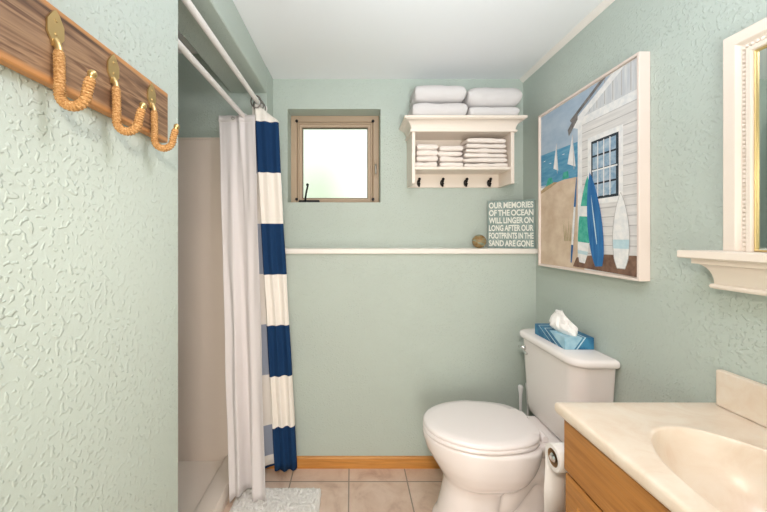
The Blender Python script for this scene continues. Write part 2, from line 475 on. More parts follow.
# striped curtain: a printed face with a paler reverse, free edge tucked behind the front panel
top = [(-.520, 1.715), (-.475, 1.722), (-.425, 1.728), (-.392, 1.722), (-.382, 1.708), (-.395, 1.696), (-.425, 1.703), (-.447, 1.684), (-.472, 1.690), (-.490, 1.680), (-.497, 1.690), (-.485, 1.702), (-.455, 1.708)]
bot = [(-.458, 1.700), (-.415, 1.722), (-.340, 1.745), (-.295, 1.738), (-.285, 1.715), (-.300, 1.696), (-.325, 1.712), (-.345, 1.690), (-.368, 1.702), (-.384, 1.684), (-.394, 1.694), (-.380, 1.708), (-.345, 1.722)]
rows = sheet(top, bot, 1.935, .060, 110, 44, None, 1.1, lambda u: .006 * math.sin(u * 9))
rows = [[(x, y, z - max(0, (rows[0][i][0] + .485)) * .75 * (1 - j / 44) ** 3) for i, (x, y, z) in enumerate(row)] for j, row in enumerate(rows)]
sc = empty('shower_curtain', (-.43, 1.70, 0), 'navy and white striped shower curtain bunched on the upper rod', 'curtain')
b = MB(); b.loft(rows, closed=False)
cf = b.build('cloth', [MAT['curtain'], MAT['curtain_back']], sc, smooth=True)
sd = cf.modifiers.new('solid', 'SOLIDIFY'); sd.thickness = .002; sd.offset = 0; sd.material_offset = 1; sd.material_offset_rim = 0
for i, y in enumerate((1.675, 1.72, 1.76)):
    b = MB(); b.tube([(-.487 + .024 * math.cos(a), y + .006 * math.cos(a), 1.945 + .030 * math.sin(a)) for a in [2 * PI * k / 25 for k in range(26)]], .0036, 8, caps=False)
    b.build('curtain_ring', MAT['ring'], sc, smooth=True)
# white liner
top = [(-.674, 1.668), (-.645, 1.672), (-.615, 1.668), (-.588, 1.672), (-.566, 1.660), (-.545, 1.670), (-.515, 1.660), (-.488, 1.655)]
bot = [(-.568, 1.530), (-.545, 1.545), (-.525, 1.530), (-.505, 1.585), (-.480, 1.60), (-.465, 1.545), (-.43, 1.555), (-.402, 1.535)]
rows = sheet(top, bot, 1.868, .024, 72, 44, lambda u: 0, 1.0, lambda u: .018 * math.sin(u * 6.5) + .02 * (1 - abs(u - .5) * 2))
ln = empty('shower_liner', (-.55, 1.60, 0), 'plain white shower liner hanging from the lower rod', 'curtain')
b = MB(); b.loft(rows, closed=False); b.build('sheet', MAT['liner'], ln, smooth=True, solid=.0015)
b = MB(); b.loft([[(x, y - .001, z) for (x, y, _), z in zip(rows[0], [1.872] * 72)], [(x, y - .003, z) for (x, y, _), z in zip(rows[0], [1.84] * 72)]], closed=False)
b.build('top_hem', MAT['liner'], ln, smooth=True, solid=.002)
b = MB(); b.tube([(-.597 + .007 * math.cos(a), 1.655, 1.853 + .007 * math.sin(a)) for a in [2 * PI * k / 16 for k in range(17)]], .002, 8, caps=False)
b.build('grommet', MAT['steel'], ln, smooth=True)
b = MB(); b.tube([(-.551 + .017 * math.cos(a), 1.685, 1.868 + .019 * math.sin(a)) for a in [2 * PI * k / 25 for k in range(26)]], .0025, 8, caps=False)
b.build('liner_ring', MAT['plastic'], ln, smooth=True)

# bath mat ---------------------------------------------------------------------
b = MB(); x0, x1, y0, y1 = -.560, -.150, 1.02, 1.642
nx, ny = 120, 170; rr = .03
def inside(x, y):
    dx = max(x0 + rr - x, 0, x - (x1 - rr)); dy = max(y0 + rr - y, 0, y - (y1 - rr))
    return dx, dy
G = []
for i in range(nx + 1):
    c = []
    for j in range(ny + 1):
        x = x0 + (x1 - x0) * i / nx; y = y0 + (y1 - y0) * j / ny
        dx, dy = inside(x, y); d = math.hypot(dx, dy)
        if dx > 0 and dy > 0 and d > rr: x -= (d - rr) * dx / d * (1 if x > x1 - rr else -1); y -= (d - rr) * dy / d * (1 if y > y1 - rr else -1)
        e = min(min(x - x0, x1 - x), min(y - y0, y1 - y)) / .02
        h = .022 * min(1, max(0, e) ** .5) * (.85 + .30 * noise.noise(Vector((x * 85, y * 85, 0))) + random.uniform(-.2, .2)) + .002
        jx = random.uniform(-.0018, .0018)
        c.append(b.b.verts.new((x + jx, y + random.uniform(-.0018, .0018), max(.002, h))))
    G.append(c)
for i in range(nx):
    for j in range(ny): b.b.faces.new((G[i][j], G[i + 1][j], G[i + 1][j + 1], G[i][j + 1]))
per = [G[i][0] for i in range(nx + 1)] + [G[nx][j] for j in range(1, ny + 1)] + [G[i][ny] for i in range(nx - 1, -1, -1)] + [G[0][j] for j in range(ny - 1, 0, -1)]
low = [b.b.verts.new((v.co.x, v.co.y, 0)) for v in per]
for k in range(len(per)):
    q = (k + 1) % len(per); b.b.faces.new((per[k], low[k], low[q], per[q]))
b.b.faces.new(low)
tag(b.build('bath_mat', MAT['rug'], loc=(-.35, 1.33, 0), smooth=True), 'fluffy white bath mat on the floor below the liner', 'mat')

# ------------------------------------------------------------------ hook rack on left wall
rk = empty('hook_rack', (XL, .56, 1.489), 'stained wooden hook rack with rope wrapped hooks on the left wall', 'hook rack')
b = MB().box(XL, XL + .018, .335, .803, 1.489, 1.609)
b.build('board', MAT['plank'], rk, bevel=.003, seg=2)
BX = XL + .018
def make_hook(y):
    b = MB()       # pointed flat plate
    out = [(0, .050), (-.006, .044), (-.014, .030), (-.014, .012), (-.007, .002), (-.005, -.006), (.005, -.006), (.007, .002), (.014, .012), (.014, .030), (.006, .044)]
    b.loft([[(BX + .0005, y + p, 1.552 + q) for p, q in out], [(BX + .0035, y + p, 1.552 + q) for p, q in out]])
    for dy, dz in ((0, .034), (0, .014)):
        b.lathe([(.0001, 0), (.003, 0), (.0022, .0018), (.0001, .002)], 10, Matrix.Translation((BX + .003, y + dy, 1.552 + dz)) @ Matrix.Rotation(PI / 2, 4, 'Y'))
    path = [(BX + .002, y, 1.556), (BX + .0055, y, 1.549), (BX + .0075, y, 1.538), (BX + .0085, y, 1.50)]
    R = .0205; cx, cz = BX + .0085 + R, 1.478
    path += [(cx - R * math.cos(a), y, cz - R * math.sin(a)) for a in [PI * k / 8 for k in range(9)]] + [(cx + R + .0035, y, 1.492), (cx + R + .008, y, 1.506)]
    P = catmull(path, 90)
    b.tube(P, .0052, 12); b.ball(P[-1], .0064, 8)
    hk = b.build('hook', MAT['brass'], rk, smooth=True, angle=45)
    L = [0]
    Q = catmull(path, 420)
    Q = [q for q in Q]
    i0 = next(i for i, q in enumerate(Q) if q.z < 1.541); i1 = len(Q) - 12
    Q = Q[i0:i1]; s = 0; rad = []
    for i, q in enumerate(Q):
        if i: s += (q - Q[i - 1]).length
        e = min(1, i / 6, (len(Q) - 1 - i) / 6)
        rad.append(.0053 + e * (.0006 + .0019 * abs(math.sin(PI * s / .0046))))
    b = MB(); b.tube(Q, rad, 14); b.build('rope_wrapping', MAT['rope'], hk, smooth=True)
    return hk
h0 = make_hook(.495)
for dy in (.120, .238):
    c = copy_tree(h0, rk); c.location.y += dy

# ------------------------------------------------------------------ wall cabinet with towels
CX0, CX1, CYF, CZ0 = .323, .875, 1.777, 1.546
cab = empty('wall_cabinet', ((CX0 + CX1) / 2, YU, CZ0), 'cream wall cabinet with crown top, open shelf and four dark hooks', 'cabinet')
for x0, x1 in ((CX0, CX0 + .018), (CX1 - .018, CX1)):
    b = MB().box(x0, x1, CYF, YU - .001, CZ0, 1.83); b.build('side_panel', MAT['cream'], cab, bevel=.0015)
b = MB().box(CX0 + .0185, CX1 - .0185, YU - .013, YU - .001, CZ0, 1.83); b.build('back_panel', MAT['cream'], cab)
b = MB().box(CX0 + .0185, CX1 - .0185, CYF + .003, YU - .014, 1.622, 1.637); b.build('shelf', MAT['cream'], cab, bevel=.001)
def crown(mb, x0, x1, yf, yb, prof):
    mb.loft([[(x0 - o, yb, z), (x0 - o, yf - o, z), (x1 + o, yf - o, z), (x1 + o, yb, z)] for z, o in prof])
b = MB(); crown(b, CX0, CX1, CYF, YU - .001, [(1.822, .001), (1.822, .009), (1.8235, .011), (1.832, .011), (1.8335, .009), (1.8335, .004)] + [(1.8335 + .048 * math.sin(t * PI / 2 * .9) ** 1, .004 + .034 * (1 - math.cos(t * PI / 2))) for t in (.1, .25, .4, .55, .7, .85, 1)] + [(1.884, .038), (1.884, .046), (1.896, .046), (1.898, .044)])
b.build('crown_top', MAT['cream'], cab, smooth=True, angle=28)
hookp = None
for i, x in enumerate((.388, .524, .661, .797)):
    if hookp is None:
        b = MB(); y = YU - .014; zz = 1.572
        b.loft([[(x + w_ * .010 * math.cos(a), y - d, zz + w_ * .019 * math.sin(a)) for a in [2 * PI * k / 16 for k in range(16)]] for d, w_ in ((0, 1), (.004, 1), (.006, .7))])
        b.tube(catmull([(x, y - .003, zz + .002), (x, y - .016, zz), (x, y - .026, zz + .004), (x, y - .031, zz + .014)], 14), .0055, 8); b.ball((x, y - .031, zz + .018), .0085, 8)
        b.tube(catmull([(x, y - .003, zz - .006), (x, y - .010, zz - .016), (x, y - .020, zz - .020), (x, y - .025, zz - .010)], 14), .005, 8); b.ball((x, y - .025, zz - .008), .007, 8)
        hookp = b.build('coat_hook', MAT['bronze'], cab, smooth=True, angle=50); hx0 = x
    else:
        c = copy_tree(hookp, cab); c.location.x += x - hx0

def fold(name, x0, x1, yf, yb, z0, h, mat, label, cat, group, seed, amp=.004, rnd=.5, slope=0):
    """a cloth folded in a U: round fold to the front, leaves apart at the back"""
    D = yb - yf; r = h / 2; g = h * .02; prof = []
    prof += [(D, 0), (D * .75, 0), (D * .5, 0), (D * .25 + r, 0), (r, 0)]
    for k in range(1, 8):
        a = -PI / 2 - PI * k / 8; prof.append((r + r * .9 * math.cos(a), r + r * math.sin(a)))
    prof += [(r, h), (D * .25 + r, h), (D * .5, h), (D * .75, h), (D, h), (D, r + g), (D * .6, r + g), (r * 1.3, r + g * .6), (r * 1.3, r - g * .6), (D * .6, r - g), (D, r - g)]
    n = 22; rings = []
    for i in range(n + 1):
        f = i / n; x = x0 + (x1 - x0) * f
        e = min(f, 1 - f) * (x1 - x0) / (r * 1.2)
        k = 1 if e >= 1 else (1 - rnd) + rnd * math.sqrt(max(0, 1 - (1 - e) ** 2))
        ring = []
        for d, z in prof:
            nz = amp * noise.noise(Vector((x * 14, d * 16 + seed * 7.3, z * 6 + seed))) + amp * .5 * noise.noise(Vector((x * 40, d * 40, seed * 3.3)))
            zz = r + (z - r) * k
            if z > h * .45: zz += nz
            yy = yf + D / 2 + (d - D / 2) * (1 - (1 - k) * .12) + nz * .8
            ring.append((x + nz * .4, min(yy, yb), z0 + max(zz, 0) + slope * (x1 - x)))
        rings.append(ring)
    b = MB(); b.loft(rings); bmesh.ops.triangulate(b.b, faces=[f for f in b.b.faces if len(f.verts) > 4])
    o = b.build(name, mat, loc=((x0 + x1) / 2, (yf + yb) / 2, z0), smooth=True, subsurf=1)
    return tag(o, label, cat, group)
TG = 'bath towels on top of the cabinet'
fold('folded_towel', .322, .612, 1.735, 1.925, 1.8985, .078, MAT['towel'], 'lower white folded towel of the left pile on the cabinet top', 'towel', TG, 1, .006, .25)
fold('folded_towel', .332, .606, 1.731, 1.925, 1.982, .088, MAT['towel'], 'upper white folded towel of the left pile on the cabinet top', 'towel', TG, 2, .007, .28)
fold('folded_towel', .620, .886, 1.735, 1.925, 1.8985, .052, MAT['towel'], 'thin lower white folded towel of the right pile on the cabinet top', 'towel', TG, 3, .006, .22)
fold('folded_towel', .616, .900, 1.728, 1.925, 1.956, .104, MAT['towel'], 'thick upper white folded towel of the right pile on the cabinet top', 'towel', TG, 4, .007, .40)
ordn = ['topmost', 'second from the top', 'third from the top', 'fourth from the top', 'fifth from the top', 'bottom']
for nm, x0, x1, n, th in (('left', .349, .468, 4, .0305), ('middle', .474, .604, 4, .0290), ('right', .610, .852, 6, .0228)):
    z = 1.6375
    for k in range(n):
        q = n - 1 - k
        word = 'bottom' if q == n - 1 else ordn[q]
        j = random.uniform(-.006, .006); t_ = th * random.uniform(.92, 1.05)
        sh = (.018 * k / n if nm == 'right' else 0)
        fold('folded_washcloth', x0 + j + sh * .8, x1 + j * .5 - sh, 1.788 + random.uniform(0, .008), 1.918, z, t_, MAT['cloth'],
             f'white folded washcloth, {word} of the {nm} stack inside the wall cabinet', 'washcloth', 'washcloths inside the wall cabinet', 10 + k + x0 * 50, .006, .3, .030 * k / n if nm == 'right' else 0)
        z += t_ + (.0040 if nm == 'right' else .0024)

# ------------------------------------------------------------------ sign and glass float on the ledge
SL, SRt = Vector((.776, 1.888, 1.1945)), Vector((.999, 1.801, 1.1945))
sdir = (SRt - SL).normalized(); W = (SRt - SL).length; Hs = .270; ang = math.atan2(sdir.y, sdir.x)
sg = empty('word_sign', tuple(SL), 'square weathered teal sign with white verse leaning on the ledge', 'sign'); sg.rotation_euler = (math.radians(-2), 0, ang)
b = MB().box(0, W, 0, .016, 0, Hs)
for v in b.b.verts: v.co += SL
b.build('board', MAT['sign'], sg, bevel=.0015)
lines = ['OUR MEMORIES', 'OF THE OCEAN', 'WILL LINGER ON', 'LONG AFTER OUR', 'FOOTPRINTS IN THE', 'SAND ARE GONE']
b = MB(); dg = None
rowh = (Hs - .012) / 6
for i, tx in enumerate(lines):
    cu = bpy.data.curves.new('t', 'FONT'); cu.body = tx; cu.size = 1; cu.offset = .03; cu.extrude = 0; cu.space_word = .75
    to = bpy.data.objects.new('t', cu); COL.objects.link(to)
    bpy.context.view_layer.update(); dg = bpy.context.evaluated_depsgraph_get()
    me = bpy.data.meshes.new_from_object(to.evaluated_get(dg))
    xs = [v.co.x for v in me.vertices]; ys = [v.co.y for v in me.vertices]
    ax = (W - .014) / (max(xs) - min(xs)); hh = rowh * .80; ay = hh / (max(ys) - min(ys))
    zb = Hs - .006 - rowh * (i + 1) + rowh * .1
    vs = [b.b.verts.new(SL + Vector((.007 + (v.co.x - min(xs)) * ax, -.0008, zb + (v.co.y - min(ys)) * ay))) for v in me.vertices]
    for p in me.polygons:
        try: b.b.faces.new([vs[k] for k in p.vertices])
        except ValueError: pass
    bpy.data.objects.remove(to); bpy.data.curves.remove(cu); bpy.data.meshes.remove(me)
b.build('lettering', MAT['letter'], sg)
b = MB(); b.ball((.712, 1.848, 1.1945 + .0385), .0385, 16)
tag(b.build('glass_float', MAT['ball'], loc=(.712, 1.848, 1.1945), smooth=True), 'small amber and green glass ball on the ledge beside the sign', 'ornament')

# ------------------------------------------------------------------ beach picture on the right wall
PX = XR - .040; PY1, PZ0, PW, PH = 1.714, 1.110, .603, .775
pic = empty('beach_picture', (XR, PY1 - PW / 2, PZ0), 'large framed beach hut and surfboard painting on the right wall', 'picture')
px = lambda a, bb, h: (XR - h, PY1 - a, PZ0 + bb)
b = MB(); frame_ring(b, px, 0, PW, 0, PH, [(0, .001), (0, .040), (.009, .040), (.009, .030), (.012, .030), (.012, .001)])
b.build('frame', plain('pinkish_white_frame', 'e9dad0', .5), pic, bevel=.0012)
keys = list(PM); idx = {k: i for i, k in enumerate(keys)}
b = MB(); layer = [0]
CW0, CW1, CH0, CH1 = .0125, PW - .0125, .0125, PH - .0125
def poly(key, pts):
    layer[0] += 1; x = XR - .0310 - .00012 * layer[0]
    pts = [(min(max(p, CW0), CW1), min(max(q, CH0), CH1)) for p, q in pts]
    b.b.faces.new([b.b.verts.new((x, PY1 - p, PZ0 + q)) for p, q in pts]).material_index = idx[key]
def same(key, plist):
    for i, pts in enumerate(plist):
        if i: layer[0] -= 1
        poly(key, pts)
b.box(XR - .031, XR - .002, PY1 - CW1, PY1 - CW0, PZ0 + CH0, PZ0 + CH1, idx['white'])
poly('sky', [(0, .40), (PW, .40), (PW, PH), (0, PH)])
poly('sea', [(0, .41), (.30, .40), (.30, .560), (0, .566)])
same('white', [[(.03 + .05 * i, .53 - .02 * (i % 3)), (.05 + .05 * i, .532 - .02 * (i % 3)), (.048 + .05 * i, .527 - .02 * (i % 3))] for i in range(5)])
poly('sand', [(0, 0), (.33, 0), (.33, .408), (.20, .412), (.10, .405), (0, .385)])
poly('dune', [(0, .385), (.05, .40), (.10, .415), (.15, .408), (.10, .392), (.05, .378), (0, .37)])
same('teal', [[(.055, .40), (.075, .44), (.105, .438), (.115, .41)], [(.185, .415), (.192, .445), (.225, .447), (.232, .415)]])
same('white', [[(.141, .595), (.118, .478), (.155, .462)], [(.255, .60), (.222, .478), (.276, .456)]])
same('line', [[(.141, .595), (.143, .595), (.150, .45), (.146, .45)], [(.255, .60), (.258, .60), (.268, .446), (.264, .446)]])
# hut
poly('board', [(.291, .04), (PW, .04), (PW, .66), (.485, .745), (.291, .630)])
poly('gable', [(.291, .650), (PW, .650), (PW, PH), (.47, PH)])
same('line', [[(.291, z), (PW, z), (PW, z + .0032), (.291, z + .0032)] for z in [.08 + .036 * k for k in range(16)]])
same('line', [[(x, .662), (x + .004, .662), (x + .004, PH), (x, min(PH, .66 + (x - .3) * .85))] for x in (.36, .40, .44, .48, .52, .56)])
poly('white', [(.291, .622), (PW, .622), (PW, .655), (.291, .655)])
poly('white', [(.291, .04), (.318, .04), (.318, .655), (.291, .655)])
poly('white', [(.233, .640), (.485, PH + .02), (.54, PH + .02), (.30, .640), (.291, .615)])
poly('shade', [(.225, .630), (.233, .600), (.29, .655), (.292, .690)])
poly('shade', [(.25, .655), (.24, .668), (.42, .80), (.45, .80)])
poly('white', [(.352, .280), (.530, .280), (.530, .555), (.352, .555)])
poly('dark', [(.372, .300), (.510, .300), (.510, .535), (.372, .535)])
same('pane', [[(.380 + .031 * i, .310 + .0555 * j), (.405 + .031 * i, .310 + .0555 * j), (.405 + .031 * i, .358 + .0555 * j), (.380 + .031 * i, .358 + .0555 * j)] for i in range(4) for j in range(4)])
same('white', [[(.4055 + .031 * i, .308), (.4105 + .031 * i, .308), (.4105 + .031 * i, .528), (.4055 + .031 * i, .528)] for i in range(3)] )
poly('white', [(.377, .412), (.505, .412), (.505, .418), (.377, .418)])
poly('ground', [(.262, .02), (PW, .0), (PW, .085), (.45, .082), (.34, .070), (.285, .060)])
same('grass', [[(.205 + .01 * i, .13), (.19 + .013 * i, .25 - .02 * (i % 3)), (.209 + .01 * i, .13)] for i in range(7)])
def surf(key, x0, y0, x1, y1, w, bands=()):
    """pointed board from tail (x0,y0) to nose (x1,y1)"""
    A, B = Vector((x0, y0)), Vector((x1, y1)); d = (B - A); nrm = Vector((d.y, -d.x)).normalized()
    wf = lambda t: w * (math.sin(PI * min(1, .18 + .82 * t)) ** .75 if t < .995 else .02) * (1 if t > .1 else .75 + 2.5 * t)
    def strip(k, t0, t1):
        ts = [t0 + (t1 - t0) * i / 16 for i in range(17)]
        L = [A + d * t - nrm * wf(t) for t in ts]; R = [A + d * t + nrm * wf(t) for t in ts]
        poly(k, [tuple(p) for p in L] + [tuple(p) for p in R[::-1]])
    strip(key, 0, 1)
    for k, t0, t1 in bands: strip(k, t0, t1)
surf('blue', .250, .035, .288, .430, .007, [('white', .2, .62)])
surf('teal', .320, .040, .352, .400, .036, [('white', 0, .24), ('white', .54, .66), ('pale', .10, .14)])
surf('line', .522, .034, .521, .311, .039)
surf('white', .522, .037, .521, .307, .036, [('pale', .26, .38)])
surf('blue', .415, .033, .366, .412, .040)
surf('pale', .405, .12, .373, .32, .003)
b.build('canvas', [PM[k] for k in keys], pic)

# ------------------------------------------------------------------ wall mirror and its ledge
MY0, MY1, MZ0, MZ1 = .200, .872, 1.2245, 1.781
mr = empty('wall_mirror', (XR, (MY0 + MY1) / 2, MZ0), 'white framed wall mirror with beaded edge standing over its ledge', 'mirror')
mx = lambda a, bb, h: (XR - h, a, bb)
b = MB(); frame_u(b, mx, MY0, MY1, MZ0, MZ1, [(0, .001), (0, .026), (.004, .030), (.030, .030), (.034, .026), (.037, .020), (.050, .020), (.052, .028), (.062, .028), (.064, .022), (.064, .001)])
fr = b.build('frame', MAT['mirrorframe'], mr, bevel=.001)
b = MB(); frame_ring(b, mx, MY0 + .064, MY1 - .064, MZ0 + .0005, MZ1 - .064, [(0, .001), (0, .022), (.002, .0235), (.004, .022), (.0045, .012), (.0045, .001)])
b.build('gold_lip', MAT['gold'], mr, bevel=.0006)
b = MB(); d = .0435; pitch = .0105
def beads(p, q):
    p, q = Vector(p), Vector(q); n = int((q - p).length / pitch)
    for k in range(n):
        c = p.lerp(q, (k + .5) / n)
        b.ball(c, .0050, 5, (.9, 1, 1))
xb = XR - .020
beads((xb, MY1 - d, MZ0), (xb, MY1 - d, MZ1 - d)); beads((xb, MY0 + d, MZ0), (xb, MY0 + d, MZ1 - d))
beads((xb, MY0 + d, MZ1 - d), (xb, MY1 - d, MZ1 - d))
b.build('bead_moulding', MAT['mirrorframe'], mr, smooth=True)
b = MB().box(XR - .0175, XR - .003, MY0 + .068, MY1 - .068, MZ0 + .004, MZ1 - .068); b.build('mirror_glass', MAT['mirror'], mr)
lg = empty('mirror_ledge', (XR, .535, 1.123), 'white crown moulded wall ledge under the mirror', 'ledge')
b = MB().box(XR - .101, XR - .0005, .150, .921, 1.203, 1.224); b.build('top_board', MAT['mirrorframe'], lg, bevel=.003)
b = MB()
prof = [(1.1235, .047), (1.126, .052), (1.131, .054), (1.136, .052), (1.138, .047)] + [(1.138 + .050 * math.sin(t * PI / 2), .047 + .025 * (1 - math.cos(t * PI / 2))) for t in (.15, .3, .45, .6, .75, .9, 1)] + [(1.1885, .077), (1.2025, .077)]
b.loft([[(XR - .001, .250 - o, z), (XR - .001 - o, .250 - o, z), (XR - .001 - o, .826 + o, z), (XR - .001, .826 + o, z)] for z, o in prof])
b.build('crown_moulding', MAT['mirrorframe'], lg, smooth=True, angle=28)

# ------------------------------------------------------------------ toilet
TY = 1.452
tl = empty('toilet', (XR - .36, TY, 0), 'white two piece toilet with closed lid against the right wall', 'toilet')
def egg(ub, uc, uf, w, z, n=56, back=3.6, taper=.0):
    out = []
    for i in range(n):
        a = 2 * PI * i / n; c, s = math.cos(a), math.sin(a)
        if c >= 0: u = uc + (uf - uc) * c; v = w * s
        else:
            t = abs(c) ** (2 / back); u = uc - (uc - ub) * t; v = w * math.copysign(abs(s) ** (2 / back), s) * (1 - taper * t)
        out.append((XR - u, TY + v, z))
    return out
b = MB()
# front column flowing into the bowl
b.loft([egg(*q) for q in [(.37, .50, .655, .120, .0), (.37, .50, .652, .118, .03), (.38, .50, .632, .108, .06), (.38, .50, .616, .103, .12), (.37, .49, .602, .100, .18),
        (.33, .48, .600, .108, .212), (.29, .46, .612, .138, .236), (.265, .455, .630, .157, .265), (.245, .45, .655, .172, .305), (.232, .44, .678, .181, .345), (.225, .43, .691, .185, .385), (.225, .43, .694, .185, .412)]])
# rear web, foot and deck under the tank
b.loft([rrect(XR - .52, XR - .10, TY - .050, TY + .050, z, .04) for z in (.0, .36)])
b.loft([rrect(XR - .60, XR - .075, TY - .105, TY + .105, z, .08) for z in (.0, .022)])
b.loft([rrect(XR - .56, XR - .09, TY - .085, TY + .085, z, .07) for z in (.02, .05)])
b.loft([rrect(XR - .33, XR - .022, TY - w, TY + w, z, .05) for z, w in ((.33, .07), (.36, .10), (.385, .118), (.412, .120))])
# trapway
P = catmull([(XR - .50, TY, .15), (XR - .43, TY, .115), (XR - .36, TY, .13), (XR - .31, TY, .19), (XR - .26, TY, .25), (XR - .20, TY, .26), (XR - .15, TY, .21), (XR - .13, TY, .12), (XR - .13, TY, .02)], 40)
b.tube(P, .075, 20)
bowl = b.build('bowl', MAT['ceramic'], tl, smooth=True, mods=[('REMESH', dict(mode='VOXEL', voxel_size=.006, use_smooth_shade=True)), ('SMOOTH', dict(factor=.5, iterations=8))])
b = MB(); b.loft([egg(.226, .44, .684, .178, .4155, taper=.14), egg(.224, .44, .692, .184, .419, taper=.14), egg(.224, .44, .692, .184, .429, taper=.14), egg(.228, .44, .687, .179, .4335, taper=.14)])
b.build('seat', MAT['seat'], tl, smooth=True, angle=60)
b = MB(); b.loft([egg(.228, .44, .684, .178, .4360, taper=.14), egg(.224, .44, .690, .184, .4385, taper=.14), egg(.224, .44, .690, .184, .446, taper=.14), egg(.224, .44, .681, .176, .4525, taper=.14), egg(.27, .44, .64, .150, .4555, taper=.14), egg(.33, .44, .55, .08, .4565, taper=.14)])
b.build('lid', MAT['seat'], tl, smooth=True, angle=60)
for s in (-1, 1):
    b = MB(); b.tube([(XR - .212, TY + s * .075 - .022, .428), (XR - .212, TY + s * .075 + .022, .428)], .013, 14)
    b.box(XR - .225, XR - .199, TY + s * .075 - .02, TY + s * .075 + .02, .413, .430)
    b.build('hinge', MAT['seat'], tl, bevel=.002)
def tk(uf, ub, w, z, r, k=8):
    out = []; x0, x1, y0, y1 = XR - uf, XR - ub, TY - w, TY + w; q = .016
    for cx, cy, a0, rr in ((x1 - q, y1 - q, 0, q), (x0 + r, y1 - r, 90, r), (x0 + r, y0 + r, 180, r), (x1 - q, y0 + q, 270, q)):
        for i in range(k + 1):
            a = math.radians(a0 + 90 * i / k); px_ = cx + rr * math.cos(a); py_ = cy + rr * math.sin(a)
            out.append((px_, py_, z))
    return out
b = MB(); b.loft([tk(.140, .018, .168, .413, .045), tk(.150, .012, .182, .425, .05), tk(.156, .009, .190, .46, .055), tk(.161, .008, .203, .62, .058), tk(.166, .007, .213, .765, .06)])
tank = b.build('tank', MAT['ceramic'], tl, smooth=True, angle=70)
b = MB(); b.loft([tk(.169, .005, .216, .7655, .06), tk(.177, .003, .225, .768, .065), tk(.179, .002, .228, .775, .066), tk(.179, .002, .228, .786, .066), tk(.176, .004, .224, .793, .064), tk(.166, .010, .214, .797, .058)])
b.build('tank_lid', MAT['ceramic'], tl, smooth=True, angle=60)
ly, lz = TY + .155, .722
b = MB(); b.lathe([(.0001, 0), (.014, 0), (.014, .006), (.009, .010), (.007, .022), (.0001, .022)], 18, Matrix.Translation((XR - .163, ly, lz)) @ Matrix.Rotation(-PI / 2, 4, 'Y'))
b.tube(catmull([(XR - .181, ly + .004, lz), (XR - .187, ly + .010, lz), (XR - .187, ly - .03, lz - .006), (XR - .187, ly - .060, lz - .012)], 16), [.006] * 12 + [.0065, .007, .007, .006], 10)
b.build('flush_lever', MAT['chrome'], tl, smooth=True, angle=50)
for s in (-1, 1):
    b = MB(); b.ball((XR - .30, TY + s * .085, .05), .014, 8, (1, 1, .9)); b.build('bolt_cap', MAT['plastic'], tl, smooth=True)

# tissue box on the tank -------------------------------------------------------
tb = empty('tissue_box', (.928, 1.463, .7975), 'flat blue patterned tissue box on the toilet tank lid', 'tissue box')
b = MB().box(.872, .992, 1.352, 1.574, .7975, .8465); b.build('carton', MAT['tissuebox'], tb, bevel=.001)
b = MB(); rings = []; n = 40
for k in range(17):
    t = k / 16; z = .845 + .085 * t
    wx_ = .014 + .036 * math.sin(PI * min(1, t * 1.15 + .08)) ** 1.0 * (1 - t * .55); wy = .072 * (1 - .12 * t) * (1 - t ** 3 * .75)
    cx_, cy_ = .926 - .012 * t, 1.440 + .020 * t
    ring = []
    for j in range(n):
        a = 2 * PI * j / n
        q = 1 + (.33 * abs(noise.noise(Vector((math.cos(a) * 1.9, math.sin(a) * 1.9, t * 2.2)))) * 2 - .28) * min(1, t * 3)
        dz = .018 * noise.noise(Vector((math.cos(a) * 1.6 + 5, math.sin(a) * 1.6, t))) * t
        ring.append((cx_ + wx_ * q * math.cos(a), cy_ + wy * q * math.sin(a), z + dz))
    rings.append(ring)
b.loft(rings, cap0=False); b.build('tissue', MAT['tissue'], tb, smooth=True, angle=35)

# cleaning tools behind the toilet ------------------------------------------------
def stick(name, x, y, label, cat):
    t = empty(name, (x, y, 0), label, cat, 'toilet cleaning tools')
    b = MB(); b.lathe([(.0001, 0), (.030, 0), (.032, .01), (.031, .11), (.029, .115), (.027, .110), (.027, .02), (.0001, .02)], 20, Matrix.Translation((x, y, 0))); b.build('holder', MAT['plastic'], t, smooth=True, angle=40)
    b = MB(); b.ball((x, y, .07), .024, 8, (1, 1, 1.3)); b.build('head', MAT['plastic'], t, smooth=True)
    b = MB(); b.lathe([(.0001, .09), (.007, .09), (.0065, .36), (.009, .44), (.013, .468), (.013, .476), (.008, .484), (.0001, .485)], 14, Matrix.Translation((x, y, 0))); b.build('handle', MAT['plastic'], t, smooth=True)
stick('toilet_brush', .880, 1.723, 'white slim handled toilet brush standing behind the toilet, left of the other one', 'toilet brush')
stick('toilet_brush', .937, 1.757, 'white handled toilet brush mostly hidden behind the toilet tank', 'toilet brush')

# ------------------------------------------------------------------ vanity
VX0, VY0, VY1, VT = .562, .165, .915, .805
vc = empty('vanity_cabinet', (.79, .53, 0), 'honey oak vanity cabinet under the cream sink top', 'cabinet')
CXF, CYE = .597, .905
b = MB()
b.box(CXF, XR - .002, CYE - .016, CYE, 0, .772); b.box(CXF, XR - .002, VY0 + .012, VY0 + .028, 0, .772)
b.box(CXF, XR - .002, VY0 + .028, CYE - .016, .08, .095); b.box(XR - .012, XR - .002, VY0 + .028, CYE - .016, .095, .60)
b.box(CXF, CXF + .018, VY0 + .028, CYE - .016, .08, .13); b.box(CXF, CXF + .018, VY0 + .028, CYE - .016, .595, .65); b.box(CXF, CXF + .018, VY0 + .028, CYE - .016, .745, .772)
b.box(CXF, CXF + .018, CYE - .055, CYE - .016, .13, .745); b.box(CXF, CXF + .018, VY0 + .028, VY0 + .07, .13, .745); b.box(CXF, CXF + .018, .51, .55, .13, .65)
b.box(CXF + .05, CXF + .06, VY0 + .028, CYE - .016, 0, .08)
